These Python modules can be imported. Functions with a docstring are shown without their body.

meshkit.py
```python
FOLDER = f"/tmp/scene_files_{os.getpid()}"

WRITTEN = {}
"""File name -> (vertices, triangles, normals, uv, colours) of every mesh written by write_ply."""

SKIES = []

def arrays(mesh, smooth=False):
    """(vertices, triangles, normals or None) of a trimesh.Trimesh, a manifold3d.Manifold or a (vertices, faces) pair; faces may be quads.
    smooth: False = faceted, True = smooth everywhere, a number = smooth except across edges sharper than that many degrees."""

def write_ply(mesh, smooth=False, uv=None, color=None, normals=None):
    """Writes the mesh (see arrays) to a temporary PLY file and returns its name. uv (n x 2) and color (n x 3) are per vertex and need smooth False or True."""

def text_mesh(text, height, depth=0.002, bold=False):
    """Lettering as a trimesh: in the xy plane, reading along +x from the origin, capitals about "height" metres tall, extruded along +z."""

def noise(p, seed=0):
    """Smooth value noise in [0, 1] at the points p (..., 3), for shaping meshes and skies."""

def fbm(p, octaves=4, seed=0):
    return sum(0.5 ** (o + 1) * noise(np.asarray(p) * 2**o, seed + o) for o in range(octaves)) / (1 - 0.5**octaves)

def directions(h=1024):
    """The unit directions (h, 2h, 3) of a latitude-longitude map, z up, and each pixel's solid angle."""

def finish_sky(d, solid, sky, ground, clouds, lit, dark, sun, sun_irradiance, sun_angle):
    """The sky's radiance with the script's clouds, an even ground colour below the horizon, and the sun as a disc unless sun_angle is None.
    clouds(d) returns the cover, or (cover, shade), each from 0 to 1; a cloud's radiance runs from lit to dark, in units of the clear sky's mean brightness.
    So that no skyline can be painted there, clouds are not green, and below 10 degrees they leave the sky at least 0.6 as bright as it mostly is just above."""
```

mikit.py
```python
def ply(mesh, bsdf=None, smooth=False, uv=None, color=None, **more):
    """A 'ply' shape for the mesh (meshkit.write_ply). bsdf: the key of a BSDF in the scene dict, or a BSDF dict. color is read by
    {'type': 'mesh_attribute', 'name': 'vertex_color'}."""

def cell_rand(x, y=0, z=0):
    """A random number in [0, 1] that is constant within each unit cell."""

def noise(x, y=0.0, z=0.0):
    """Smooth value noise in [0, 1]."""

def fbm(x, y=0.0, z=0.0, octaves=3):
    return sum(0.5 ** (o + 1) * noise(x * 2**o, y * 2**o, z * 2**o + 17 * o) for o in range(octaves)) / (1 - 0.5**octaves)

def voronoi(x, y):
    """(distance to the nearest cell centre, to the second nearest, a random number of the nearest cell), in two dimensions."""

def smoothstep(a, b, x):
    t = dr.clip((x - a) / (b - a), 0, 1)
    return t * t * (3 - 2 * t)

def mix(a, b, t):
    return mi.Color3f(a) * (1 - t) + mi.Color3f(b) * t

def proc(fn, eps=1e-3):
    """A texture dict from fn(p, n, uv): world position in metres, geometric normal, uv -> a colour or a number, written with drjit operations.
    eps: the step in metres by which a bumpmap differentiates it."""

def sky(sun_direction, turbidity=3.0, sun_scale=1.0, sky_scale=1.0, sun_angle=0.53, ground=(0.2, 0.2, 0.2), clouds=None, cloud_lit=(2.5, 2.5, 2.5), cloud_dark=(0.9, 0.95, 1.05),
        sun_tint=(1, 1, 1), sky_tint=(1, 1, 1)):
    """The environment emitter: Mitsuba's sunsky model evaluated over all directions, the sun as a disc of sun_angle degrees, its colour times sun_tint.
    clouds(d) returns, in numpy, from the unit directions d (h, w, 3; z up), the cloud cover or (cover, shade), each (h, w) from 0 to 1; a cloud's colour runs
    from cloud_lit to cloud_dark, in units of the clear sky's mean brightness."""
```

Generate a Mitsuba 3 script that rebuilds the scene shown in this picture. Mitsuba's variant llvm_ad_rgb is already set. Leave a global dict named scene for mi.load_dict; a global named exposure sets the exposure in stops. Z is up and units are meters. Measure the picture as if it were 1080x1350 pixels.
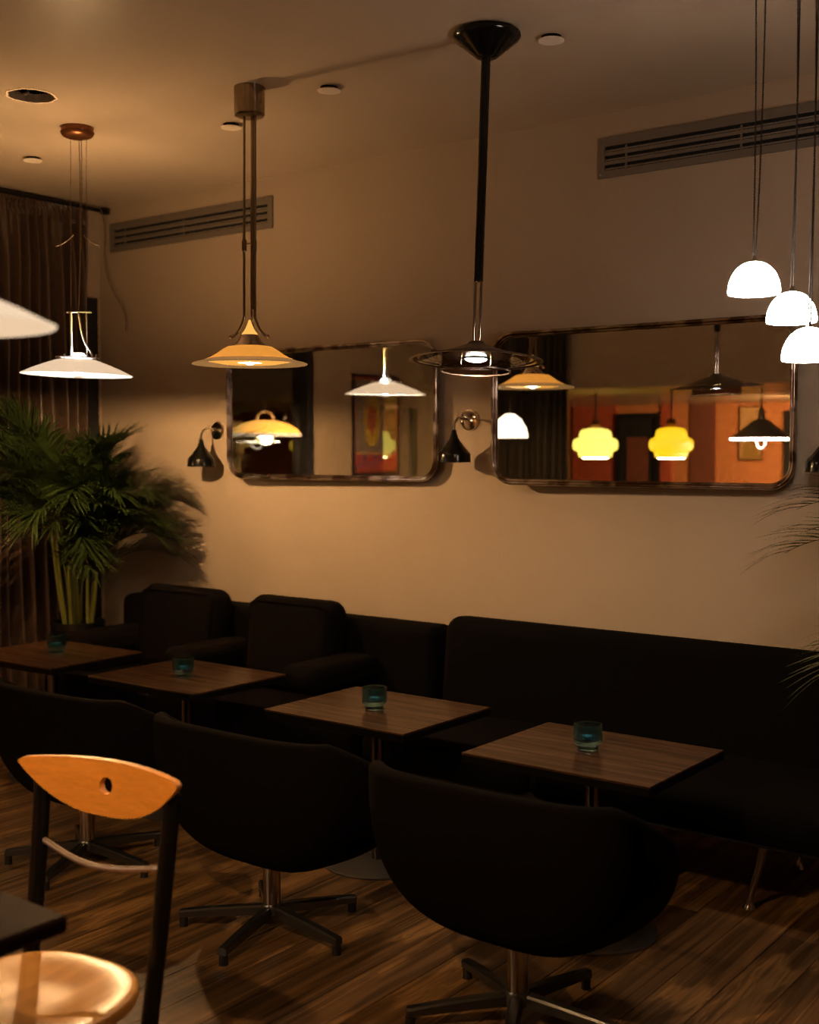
import math, random
import numpy as np
import trimesh
import manifold3d as m3
import shapely.geometry as sg
import drjit as dr
import mitsuba as mi
import mikit, meshkit
from mikit import noise, fbm, cell_rand, smoothstep, mix, proc

T = mi.ScalarTransform4f
PI = math.pi
random.seed(7)
RNG = np.random.default_rng(7)
scene, labels = {}, {}

# ------------------------------------------------------------------ camera, exposure, light levels
EYE = np.array([0.0, -4.85, 1.65])
YAW, PITCH = math.radians(37.33), math.radians(2.966)
FWD = np.array([-math.sin(YAW) * math.cos(PITCH), math.cos(YAW) * math.cos(PITCH), -math.sin(PITCH)])
RIGHT = np.array([math.cos(YAW), math.sin(YAW), 0.0])
scene['camera'] = {
    'type': 'thinlens', 'fov': math.degrees(2 * math.atan(540 / 1575.0)), 'fov_axis': 'x',
    'to_world': T().look_at(origin=EYE.tolist(), target=(EYE + FWD).tolist(), up=[0, 0, 1]),
    'aperture_radius': 0.010, 'focus_distance': 4.3, 'near_clip': 0.05, 'far_clip': 100.0}
exposure = 0.0
WARM = np.array([1.0, 0.595, 0.26])          # incandescent bulbs
NEUTRAL = np.array([1.0, 0.80, 0.62])       # the brighter halogen and LED bulbs
# intensity of each lamp's bulb, in watts per steradian and channel
LAMP = dict(white_dish=8.8, white_dish_up=5.0, amber_flare=0.9, black_disc=2.0, dome=0.58, near_dish=9.5, near_dish_up=0.8, amber_bowl=1.6, yellow=1.6, grey_cone=5.0, back_room=14.0)

CEIL = 3.155          # ceiling height
LOW = 2.17            # lowered ceiling behind the soffit
LEFT, RIGHTX, BACKY, SOFFIT = -6.15, 2.4, -8.2, -4.3


def rgb(v):
    return {'type': 'rgb', 'value': [float(x) for x in v]}


# ------------------------------------------------------------------ helpers
def ident(key):
    """key, or key_001, key_002 ... where it is taken."""
    used = lambda k: k in labels or any(s == k or s.startswith(k + '__') for s in scene)
    if not used(key):
        return key
    n = 1
    while used(f'{key}_{n:03d}'):
        n += 1
    return f'{key}_{n:03d}'


def thing(name, label, cat, group=None):
    k = ident(name)
    labels[k] = {'label': label, 'category': cat}
    if group:
        labels[k]['group'] = group
    return k


def put(key, mesh, bsdf, smooth=False, to_world=None, fixed=False, **more):
    """One entry of the scene; its key is numbered if taken."""
    parent, _, last = key.rpartition('__')
    if not fixed:
        base, n = key, 0
        while key in scene:
            n += 1
            key = f'{base}_{n:03d}'
    d = mesh if isinstance(mesh, dict) else mikit.ply(mesh, bsdf, smooth)
    d = dict(d)
    if isinstance(mesh, dict) and bsdf is not None:
        d['bsdf'] = {'type': 'ref', 'id': bsdf}
    if to_world is not None:
        d['to_world'] = to_world
    d.update(more)
    scene[key] = d
    return key


def single(name, label, cat, mesh, bsdf, smooth=False, group=None, **more):
    k = thing(name, label, cat, group)
    return put(k, mesh, bsdf, smooth, fixed=True, **more)


def structure(key, mesh, bsdf, smooth=False, label=None):
    labels[key] = {'kind': 'structure'}
    if label:
        labels[key]['label'] = label
    if mesh is not None:
        put(key, mesh, bsdf, smooth, fixed=True)
    return key


def glow(radiance, weight=0.02):
    # weight: how often the renderer picks this emitter, high for the bulbs and low for dimly glowing glass
    return {'emitter': {'type': 'area', 'radiance': rgb(radiance), 'sampling_weight': float(weight)}}


def box(x0, x1, y0, y1, z0, z1):
    m = trimesh.creation.box((abs(x1 - x0), abs(y1 - y0), abs(z1 - z0)))
    m.apply_translation(((x0 + x1) / 2, (y0 + y1) / 2, (z0 + z1) / 2))
    return m


def join(*ms):
    return trimesh.util.concatenate([m for m in ms])


def bevelled(sx, sy, sz, c):
    """A box with chamfered edges, centred, 44 triangles."""
    pts = []
    for a in (-1, 1):
        for b in (-1, 1):
            for d in (-1, 1):
                pts += [(a * (sx / 2 - c), b * (sy / 2 - c), d * sz / 2), (a * (sx / 2 - c), b * sy / 2, d * (sz / 2 - c)), (a * sx / 2, b * (sy / 2 - c), d * (sz / 2 - c))]
    return trimesh.convex.convex_hull(np.array(pts))


def rbox(sx, sy, sz, r, seg=20):
    """A rounded box, centred."""
    s = m3.Manifold.sphere(r, seg)
    parts = [s.translate((a * (sx / 2 - r), b * (sy / 2 - r), d * (sz / 2 - r))) for a in (-1, 1) for b in (-1, 1) for d in (-1, 1)]
    mm = m3.Manifold.batch_hull(parts).to_mesh()
    return trimesh.Trimesh(mm.vert_properties[:, :3], mm.tri_verts, process=False)


def lathe(profile, n=56, center=(0, 0, 0)):
    """Revolves (r, z) points; a first and last point on the axis close it."""
    m = trimesh.creation.revolve(np.array(profile, float), sections=n)
    m.apply_translation(center)
    if m.is_watertight and m.volume < 0:
        m.invert()
    return m


def tube(points, radii, n=10, cap=True):
    p = np.asarray(points, float)
    k = len(p)
    rad = np.broadcast_to(np.asarray(radii, float), (k,))
    t = np.gradient(p, axis=0)
    t /= np.linalg.norm(t, axis=1, keepdims=True) + 1e-12
    a = np.cross(t[0], [0, 0, 1.0] if abs(t[0][2]) < 0.9 else [1.0, 0, 0])
    A = []
    for i in range(k):
        a = a - t[i] * (a @ t[i])
        a /= np.linalg.norm(a) + 1e-12
        A.append(a)
    A = np.array(A)
    B = np.cross(t, A)
    ang = np.arange(n) * 2 * PI / n
    v = (p[:, None] + rad[:, None, None] * (np.cos(ang)[None, :, None] * A[:, None] + np.sin(ang)[None, :, None] * B[:, None])).reshape(-1, 3)
    i, j = np.meshgrid(np.arange(k - 1), np.arange(n), indexing='ij')
    q = np.stack([i * n + j, i * n + (j + 1) % n, (i + 1) * n + (j + 1) % n, (i + 1) * n + j], -1).reshape(-1, 4)
    f = np.vstack([q[:, [0, 1, 2]], q[:, [0, 2, 3]]])
    if cap:
        v = np.vstack([v, p[0], p[-1]])
        c0, c1 = len(v) - 2, len(v) - 1
        r = np.arange(n)
        f = np.vstack([f, np.stack([(r + 1) % n, r, r * 0 + c0], 1), np.stack([(k - 1) * n + r, (k - 1) * n + (r + 1) % n, r * 0 + c1], 1)])
    return trimesh.Trimesh(v, f, process=False)


def spline(pts, n=24, straight=False):
    """A smooth curve through the points."""
    from scipy.interpolate import CubicSpline, PchipInterpolator
    pts = np.asarray(pts, float)
    s = np.r_[0, np.cumsum(np.linalg.norm(np.diff(pts, axis=0), axis=1))]
    return (PchipInterpolator if straight else CubicSpline)(s, pts)(np.linspace(0, s[-1], n))


def extrude(poly, h, z=0.0):
    m = trimesh.creation.extrude_polygon(poly, h, engine='earcut')
    m.apply_translation((0, 0, z))
    return m


def grid(P, closed_u=False, flip=False):
    """Triangles over an (a, b, 3) array of points."""
    a, b = P.shape[:2]
    i, j = np.meshgrid(np.arange(a - 1), np.arange(b if closed_u else b - 1), indexing='ij')
    q = np.stack([i * b + j, i * b + (j + 1) % b, (i + 1) * b + (j + 1) % b, (i + 1) * b + j], -1).reshape(-1, 4)
    f = np.vstack([q[:, [0, 1, 2]], q[:, [0, 2, 3]]])
    if flip:
        f = f[:, ::-1]
    return trimesh.Trimesh(P.reshape(-1, 3), f, process=False)


def moved(m, x=0, y=0, z=0, rz=0):
    m = m.copy()
    if rz:
        m.apply_transform(trimesh.transformations.rotation_matrix(rz, (0, 0, 1)))
    m.apply_translation((x, y, z))
    return m


# ------------------------------------------------------------------ materials
def mat(key, base, rough=0.5, twosided=True, **more):
    d = {'type': 'principled', 'base_color': base if isinstance(base, dict) else rgb(base), 'roughness': rough, **more}
    scene[key] = {'type': 'twosided', 'bsdf': d} if twosided else d
    return key


def wallpaper(p, n, uv):
    u = p.x + p.y
    weave = 0.5 * noise(u * 420, p.z * 900) + 0.5 * noise(u * 900, p.z * 300)
    blot = fbm(u * 1.3, p.z * 1.3, p.y, 3)
    seam = smoothstep(0.0015, 0.0, dr.abs(u - dr.floor(u / 0.9) * 0.9 - 0.45))
    return mi.Color3f(0.47, 0.365, 0.265) * (0.88 + 0.12 * weave + 0.12 * (blot - 0.5)) * (1 - 0.12 * seam)


def ceiling_paint(p, n, uv):
    b = fbm(p.x * 1.1, p.y * 1.1, 0, 3)
    f = noise(p.x * 300, p.y * 300)
    return mi.Color3f(0.46, 0.365, 0.275) * (0.95 + 0.1 * (b - 0.5) + 0.05 * f)


def floor_wood(p, n, uv):
    row = dr.floor((p.x + 6.15) / 0.158)
    r = cell_rand(row, 3)
    wob = 0.02 * (fbm(p.x * 3 + r * 9, p.y * 2.0, 1.0, 2) - 0.5)
    g = fbm((p.x + wob) * 46 + r * 40, p.y * 1.5 + r * 17, 0, 4)
    fine = noise((p.x + wob) * 330, p.y * 5, row)
    knot = fbm(p.x * 8 + r * 9, p.y * 3.0 + r * 5, 3.0, 3)
    worn = smoothstep(0.56, 0.74, knot)
    ring = noise((p.x + wob * 3) * 120, p.y * 5 + 20 * knot, row)
    base = mix((0.064, 0.033, 0.015), (0.150, 0.079, 0.034), smoothstep(0.30, 0.75, g))
    base = mix(base, (0.40, 0.215, 0.080), worn * (0.15 + 0.6 * ring))
    streak = smoothstep(0.84, 0.97, noise((p.x + wob) * 190, p.y * 1.3, row + 5))
    base = mix(base, (0.34, 0.185, 0.075), streak * 0.5)
    return base * mi.Color3f(1.0, 0.96, 0.86) * (0.78 + 0.32 * fine + 0.24 * r)


def table_wood(p, n, uv):
    g = fbm(p.x * 3.0, p.y * 55, p.z, 4)
    f = noise(p.x * 12, p.y * 420)
    return mix((0.028, 0.0135, 0.0075), (0.062, 0.030, 0.0155), smoothstep(0.3, 0.72, g)) * (0.8 + 0.3 * f)


def beech(p, n, uv):
    g = fbm(p.x * 7, p.y * 7 + 3, p.z * 60, 3)
    f = noise(p.x * 60, p.y * 60, p.z * 380)
    return mix((0.62, 0.225, 0.026), (0.74, 0.300, 0.045), g) * (0.85 + 0.2 * f)


def seat_beech(p, n, uv):
    g = fbm(p.x * 50, p.y * 6, 0, 3)
    return mix((0.60, 0.26, 0.055), (0.74, 0.37, 0.095), g)


def old_chrome(p, n, uv):
    w = fbm(p.x * 16, p.y * 16, p.z * 16, 4)
    return mix((0.50, 0.43, 0.39), (0.14, 0.09, 0.07), smoothstep(0.40, 0.62, w))


def leaf_green(p, n, uv):
    v = fbm(p.x * 9, p.y * 9, p.z * 9, 3)
    return mix((0.008, 0.017, 0.004), (0.040, 0.060, 0.014), v)


def curtain_cloth(p, n, uv):
    f = noise(p.y * 500, p.z * 60)
    return mi.Color3f(0.060, 0.036, 0.024) * (0.85 + 0.3 * f)


def amber_glass(p, n, uv):
    v = fbm(p.x * 16, p.y * 16, p.z * 30, 3)
    return mix((1.0, 0.50, 0.10), (0.85, 0.36, 0.05), v)


mat('wallpaper', proc(wallpaper), 0.75, specular=0.25)
mat('ceiling_paint', proc(ceiling_paint), 0.30, specular=0.22)
mat('floor_wood', proc(floor_wood), 0.40, specular=0.4)
mat('table_wood', proc(table_wood), 0.24, specular=0.10)
mat('black_edge', (0.004, 0.003, 0.003), 0.5, specular=0.05)
mat('pole_steel', (0.17, 0.15, 0.14), 0.16, metallic=1.0)
mat('beech', proc(beech), 0.35, specular=0.45)
mat('seat_beech', proc(seat_beech), 0.27, specular=0.6)
mat('old_chrome', proc(old_chrome), 0.15, metallic=1.0)
mat('chrome', (0.42, 0.37, 0.34), 0.12, metallic=1.0)
mat('bright_chrome', (0.85, 0.80, 0.74), 0.06, metallic=1.0)
mat('stretcher_metal', (0.34, 0.24, 0.19), 0.35, metallic=0.6)
mat('brushed_brass', (0.30, 0.24, 0.175), 0.11, metallic=1.0)
mat('copper', (0.20, 0.075, 0.03), 0.32, metallic=0.8)
mat('black_metal', (0.004, 0.004, 0.004), 0.16, specular=0.35)
mat('aluminium', (0.10, 0.095, 0.09), 0.24, metallic=0.85)
mat('base_steel', (0.16, 0.15, 0.15), 0.35, metallic=0.7)
mat('black_fabric', (0.0036, 0.0026, 0.0022), 0.95, specular=0.04, sheen=0.02)
mat('sofa_fabric', (0.0030, 0.0023, 0.0021), 0.95, specular=0.05, sheen=0.02)
mat('curtain_cloth', proc(curtain_cloth), 0.36, specular=0.55)
mat('vent_grey', (0.165, 0.135, 0.110), 0.55)
mat('void', (0.004, 0.004, 0.004), 0.9)
mat('white_plastic', (0.72, 0.62, 0.52), 0.5)
mat('plaster', (0.78, 0.66, 0.52), 0.9)
mat('black_plastic', (0.01, 0.01, 0.01), 0.35)
mat('dark_frame', (0.012, 0.013, 0.018), 0.4)
mat('cane', (0.27, 0.27, 0.045), 0.45)
mat('dry_leaf', (0.30, 0.20, 0.09), 0.7)
mat('soil', (0.015, 0.010, 0.007), 0.95)
mat('cord_pale', (0.46, 0.36, 0.25), 0.5)
mat('cord_brown', (0.16, 0.10, 0.06), 0.5)
mat('cord_dark', (0.03, 0.025, 0.022), 0.5)
mat('opal', (0.60, 0.56, 0.50), 0.35)
mat('opal_amber', proc(amber_glass), 0.30)
mat('smoke_metal', (0.075, 0.055, 0.045), 0.30, metallic=0.6)
mat('grey_enamel', (0.10, 0.09, 0.075), 0.35)
scene['leaf'] = {'type': 'twosided', 'bsdf': {'type': 'principled', 'base_color': proc(leaf_green), 'roughness': 0.32, 'specular': 0.45}}
scene['mirror_glass'] = {'type': 'conductor', 'material': 'none', 'specular_reflectance': rgb((0.87, 0.85, 0.80))}
scene['clear_pane'] = {'type': 'thindielectric', 'int_ior': 1.5}
scene['smoked_pane'] = {'type': 'thindielectric', 'int_ior': 1.15, 'specular_transmittance': rgb((0.36, 0.29, 0.25))}
scene['amber_pane'] = {'type': 'twosided', 'bsdf': {'type': 'principled', 'base_color': rgb((0.42, 0.25, 0.11)), 'roughness': 0.3}}
scene['teal_glass'] = {'type': 'dielectric', 'int_ior': 1.5, 'specular_transmittance': rgb((0.50, 0.74, 0.82))}
scene['wax'] = {'type': 'twosided', 'bsdf': {'type': 'principled', 'base_color': rgb((0.05, 0.22, 0.28)), 'roughness': 0.6}}

# ------------------------------------------------------------------ the room
# floor: a slab, and the boards that the picture shows one by one
structure('floor', join(box(LEFT - 4, RIGHTX, BACKY, 0.0, -0.12, -0.014), box(LEFT - 4, RIGHTX, BACKY, -5.25, -0.014, 0.0)), 'floor_wood')
PLANK = 0.158
boards = {}
nrow = int((1.6 - LEFT) / PLANK) + 1
for r in range(nrow):
    x0 = LEFT + r * PLANK
    y = -0.004 - random.choice((0.9, 1.4, 1.9, 2.3, 2.7))
    top = -0.004
    while True:
        y = max(y, -5.246)
        if -5.246 < y < -4.8:
            y = -5.246
        ln = round(top - y, 2)
        if ln not in boards:
            boards[ln] = mikit.ply(bevelled(PLANK - 0.0022, ln - 0.002, 0.014, 0.0012), 'floor_wood')
        put('floor__plank', boards[ln], None, to_world=T().translate([x0 + PLANK / 2, (top + y) / 2, -0.007 + random.uniform(-0.0006, 0.0)]))
        if y <= -5.24:
            break
        top = y
        y = top - random.choice((1.6, 2.1, 2.4))

structure('wall_back', box(LEFT - 0.1, RIGHTX, 0.0, 0.12, -0.1, CEIL + 0.2), 'wallpaper')
structure('wall_right', box(RIGHTX, RIGHTX + 0.1, BACKY, 0.0, -0.1, CEIL + 0.2), 'wallpaper')
WY0, WY1, WZ0, WZ1 = -2.46, -0.03, 0.12, 2.60     # the window opening in the left wall
structure('wall_left', join(box(LEFT - 0.14, LEFT, SOFFIT, WY0, -0.1, CEIL + 0.2), box(LEFT - 0.14, LEFT, WY1, 0.0, -0.1, CEIL + 0.2),
                            box(LEFT - 0.14, LEFT, WY0, WY1, -0.1, WZ0), box(LEFT - 0.14, LEFT, WY0, WY1, WZ1, CEIL + 0.2)), 'wallpaper')
# main ceiling with a rough round cut-out
HX, HY, HR = -4.41, -1.72, 0.098
ang = np.arange(40) * 2 * PI / 40
jag = HR * (1 + 0.035 * RNG.standard_normal(40))
hole = sg.Polygon(np.c_[HX + jag * np.cos(ang), HY + jag * np.sin(ang)])
plate = sg.box(LEFT - 0.14, SOFFIT - 0.1, RIGHTX + 0.1, 0.12).difference(hole)
structure('ceiling', extrude(plate, 0.035, CEIL), 'ceiling_paint')
put('ceiling__cavity', lathe([(0.0, 0.30), (0.16, 0.30), (0.16, 0.036), (0.155, 0.036), (0.155, 0.295), (0.0, 0.295)], 24, (HX, HY, CEIL)), 'void')
ring = sg.Polygon(np.c_[HX + (jag + 0.007 + 0.004 * RNG.random(40)) * np.cos(ang), HY + (jag + 0.007 + 0.004 * RNG.random(40)) * np.sin(ang)]).difference(hole)
put('ceiling__cut_edge', extrude(ring, 0.004, CEIL - 0.003), 'plaster')
put('ceiling__wire_end', tube(spline([(HX - 0.09, HY + 0.03, CEIL + 0.06), (HX - 0.06, HY + 0.01, CEIL + 0.02), (HX - 0.045, HY + 0.02, CEIL + 0.03)], 8), 0.008), 'chrome', True)
# the lowered part behind the camera
structure('wall_soffit', box(LEFT - 4, RIGHTX, SOFFIT - 0.12, SOFFIT, LOW, CEIL + 0.04), 'wallpaper', label='beige soffit above the opening to the back room, seen in the mirrors')
structure('ceiling_lower', box(LEFT - 4, RIGHTX, BACKY, SOFFIT - 0.12, LOW, LOW + 0.1), 'ceiling_paint')
mat('red_wall', (0.34, 0.060, 0.025), 0.7)
mat('orange_wall', (0.44, 0.15, 0.05), 0.7)
mat('brown_wall', (0.13, 0.035, 0.018), 0.7)
structure('wall_behind', box(LEFT - 4, RIGHTX, BACKY - 0.1, BACKY, -0.1, LOW + 0.1), 'orange_wall')
structure('wall_back_room_left', box(LEFT - 4.1, LEFT - 4, BACKY, SOFFIT, -0.1, LOW + 0.1), 'brown_wall')
structure('wall_back_room_front', box(LEFT - 4, LEFT - 0.14, SOFFIT - 0.12, SOFFIT, -0.1, LOW), 'brown_wall')

# window in the left wall
structure('window_1', None, None)
fr = []
for (a, b, c, d) in ((WY0, WY0 + 0.09, WZ0, WZ1), (WY1 - 0.09, WY1, WZ0, WZ1), (WY0, WY1, WZ0, WZ0 + 0.08), (WY0, WY1, WZ1 - 0.08, WZ1)):
    fr.append(box(LEFT - 0.10, LEFT + 0.012, a, b, c, d))
put('window_1__frame', join(*fr), 'dark_frame')
put('window_1__pane', box(LEFT - 0.062, LEFT - 0.060, WY0 + 0.085, WY1 - 0.085, WZ0 + 0.075, WZ1 - 0.075), 'clear_pane')

# ------------------------------------------------------------------ lamps
def bulb(parent, c, r, power, colour=WARM, name='bulb', squash=1.0):
    m = trimesh.creation.icosphere(3, r)
    m.apply_scale((1, 1, squash))
    m.apply_translation(c)
    put(f'{parent}__{name}', m, 'white_plastic', True, **glow(np.asarray(colour) * power / (PI * r * r), 0.6 + 0.25 * power))


def rod(a, b, r, n=10):
    return tube(np.linspace(a, b, 2), r, n)


# white glass dish lamp; the same kind hangs at the front left
def white_dish(name, label, cx, cy, z, power, up, R=0.258, canopy_at=None, shade_glow=0.5, lean=0.0, near=False):
    t = thing(name, label, 'pendant lamp')
    tip = trimesh.transformations.rotation_matrix(math.radians(lean), FWD * [1, 1, 0], (cx, cy, z + 0.29))
    # glass dish: profile outside then inside
    prof = [(0.072, 0.070), (0.10, 0.064), (0.15, 0.046), (0.20, 0.026), (R - 0.012, 0.004), (R, -0.001), (R - 0.002, -0.004), (R - 0.014, -0.001), (0.20, 0.020), (0.15, 0.040), (0.10, 0.058), (0.072, 0.064)]
    put(t + '__shade', lathe(prof + [prof[0]], 72, (cx, cy, z)).apply_transform(tip), 'opal', 35, **glow(np.array([1.0, 0.77, 0.53]) * shade_glow))
    put(t + '__glass_plate', lathe([(0.040, 0.080), (0.103, 0.079), (0.104, 0.0765), (0.103, 0.074), (0.040, 0.074), (0.040, 0.080)], 48, (cx, cy, z)).apply_transform(tip), 'chrome', 30)
    bulb(t, (cx, cy, z + 0.018), 0.022, power)
    put(t + '__cup', lathe([(0, -0.017), (0.018, -0.016), (0.025, -0.012), (0.025, -0.010), (0.018, -0.013), (0, -0.014)], 40, (cx, cy, z)), 'opal', 30, **glow(np.array([1.0, 0.80, 0.58]) * shade_glow))
    if near:
        put(t + '__under_glass', lathe([(0.085, -0.010), (0.16, -0.012), (0.235, -0.006), (R - 0.006, -0.002), (0.235, -0.002), (0.16, -0.008), (0.085, -0.006), (0.085, -0.010)], 72, (cx, cy, z)), 'opal', 35, **glow(np.array([1.0, 0.72, 0.46]) * 0.80))
    # the upper lens sends light to the ceiling
    put(t + '__upper_lens', lathe([(0.030, 0.0985), (0.0, 0.0990)], 32, (cx, cy, z)), 'opal', False, **glow(WARM * up / (PI * 0.0009), 0.4 + 0.35 * up))
    cap = lathe([(0.0, 0.0975), (0.027, 0.0965), (0.036, 0.086), (0.038, 0.077), (0.030, 0.077), (0.0, 0.077)], 32, (cx, cy, z))
    put(t + '__glass_cap', cap, 'opal', 30, **glow(np.array([1.0, 0.93, 0.80]) * 5.0))
    for k in range(3):
        a = 0.6 + k * 2 * PI / 3
        put(t + '__knob', lathe([(0, 0.094), (0.004, 0.093), (0.005, 0.088), (0.003, 0.084), (0.003, 0.064), (0, 0.064)], 12, (cx + 0.085 * math.cos(a), cy + 0.085 * math.sin(a), z)), 'chrome', 30)
    h = 0.29
    d = RIGHT * 0.042
    put(t + '__crossbar', rod(np.array([cx, cy, z + h]) - d * 1.25, np.array([cx, cy, z + h]) + d * 1.55, 0.0035), 'cord_pale', 40)
    for s, rr in ((-0.75, 0.0055), (1.0, 0.003)):
        p = np.array([cx, cy, 0]) + d * s
        put(t + '__rod', rod((p[0], p[1], z + 0.078), (p[0], p[1], z + h), rr), 'cord_pale', 40)
    c = np.array([cx, cy, z])
    put(t + '__cable', tube(spline([c + d * 0.1 + [0, 0, h], c + d * 0.35 + [0, 0, 0.21], c + d * 1.0 + [0, 0, 0.13], c + d * 1.5 + [0, 0, 0.095], c + d * 1.6 + [0, 0, 0.078]], 18), 0.0045, 8), 'cord_pale', True)
    if canopy_at is not None:
        kx, ky = canopy_at
        put(t + '__canopy', lathe([(0, -0.052), (0.040, -0.050), (0.066, -0.042), (0.076, -0.030), (0.078, -0.022), (0.074, -0.020), (0.074, 0.0), (0.0, 0.0)], 48, (kx, ky, CEIL)), 'copper', 35)
        for s in (-0.75, 1.0, 0.2, 0.45):
            q = np.array([kx, ky, CEIL - 0.045]) + d * s
            e = np.array([cx, cy, z + h]) + d * (s if abs(s) > 0.5 else 0.1)
            w = 0.0012 if abs(s) > 0.5 else 0.002
            put(t + '__wire', tube(spline([q, (q + e) / 2 + d * (0.15 if abs(s) < 0.5 else 0), e], 8), w, 6), 'cord_brown', True)
        # two cut ends that spring out sideways
        for s in (-1, 1):
            b = np.array([cx, cy, z + 0.62]) + d * 0.55 * s + (d * 0.2)
            put(t + '__wire_end', tube(spline([b + [0, 0, 0.03], b + d * 0.9 * s + [0, 0, -0.005], b + d * 2.0 * s + [0, 0, -0.025]], 10), 0.0014, 6), 'cord_pale', True)
    return t


white_dish('dish_lamp', 'white glass dish pendant lamp on thin wires from a copper rose, before the curtain', -4.662, -1.305, 2.006, LAMP['white_dish'], LAMP['white_dish_up'], canopy_at=(-4.672, -1.285), shade_glow=0.66, lean=1.5)
t = white_dish('dish_lamp', 'pale glass dish pendant lamp cut off by the left edge, closest to the camera', -1.904, -3.769, 1.864, LAMP['near_dish'], LAMP['near_dish_up'], canopy_at=(-1.904, -3.769), shade_glow=0.80, near=True)

# amber lamp with a flared glass shade on three long metal rods
t = thing('flared_lamp', 'amber flared glass pendant lamp on long metal rods from a drum ceiling rose', 'pendant lamp')
bx, by, bz = -3.575, -1.263, 2.010
put(t + '__shade', lathe([(0.068, 0.074), (0.095, 0.070), (0.112, 0.060), (0.140, 0.040), (0.168, 0.024), (0.178, 0.021), (0.174, 0.016), (0.160, 0.020), (0.130, 0.037), (0.100, 0.060), (0.068, 0.068), (0.068, 0.074)], 72, (bx, by, bz)), 'opal_amber', 35, **glow(np.array([0.62, 0.25, 0.035])))
put(t + '__rim', lathe([(0.172, 0.021), (0.205, 0.010), (0.232, 0.004), (0.2405, 0.000), (0.2395, -0.003), (0.230, -0.001), (0.204, 0.004), (0.172, 0.015), (0.172, 0.021)], 72, (bx, by, bz)), 'amber_pane', 35, **glow(np.array([0.20, 0.105, 0.035])))
put(t + '__under_glass', lathe([(0.050, 0.004), (0.12, 0.000), (0.172, 0.010), (0.174, 0.015), (0.12, 0.005), (0.050, 0.009), (0.050, 0.004)], 64, (bx, by, bz)), 'opal_amber', 35, **glow(np.array([0.85, 0.40, 0.07])))
put(t + '__collar', lathe([(0.0, 0.120), (0.036, 0.120), (0.040, 0.112), (0.052, 0.094), (0.072, 0.074), (0.068, 0.070), (0.0, 0.070)], 48, (bx, by, bz)), 'chrome', 35)
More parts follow.
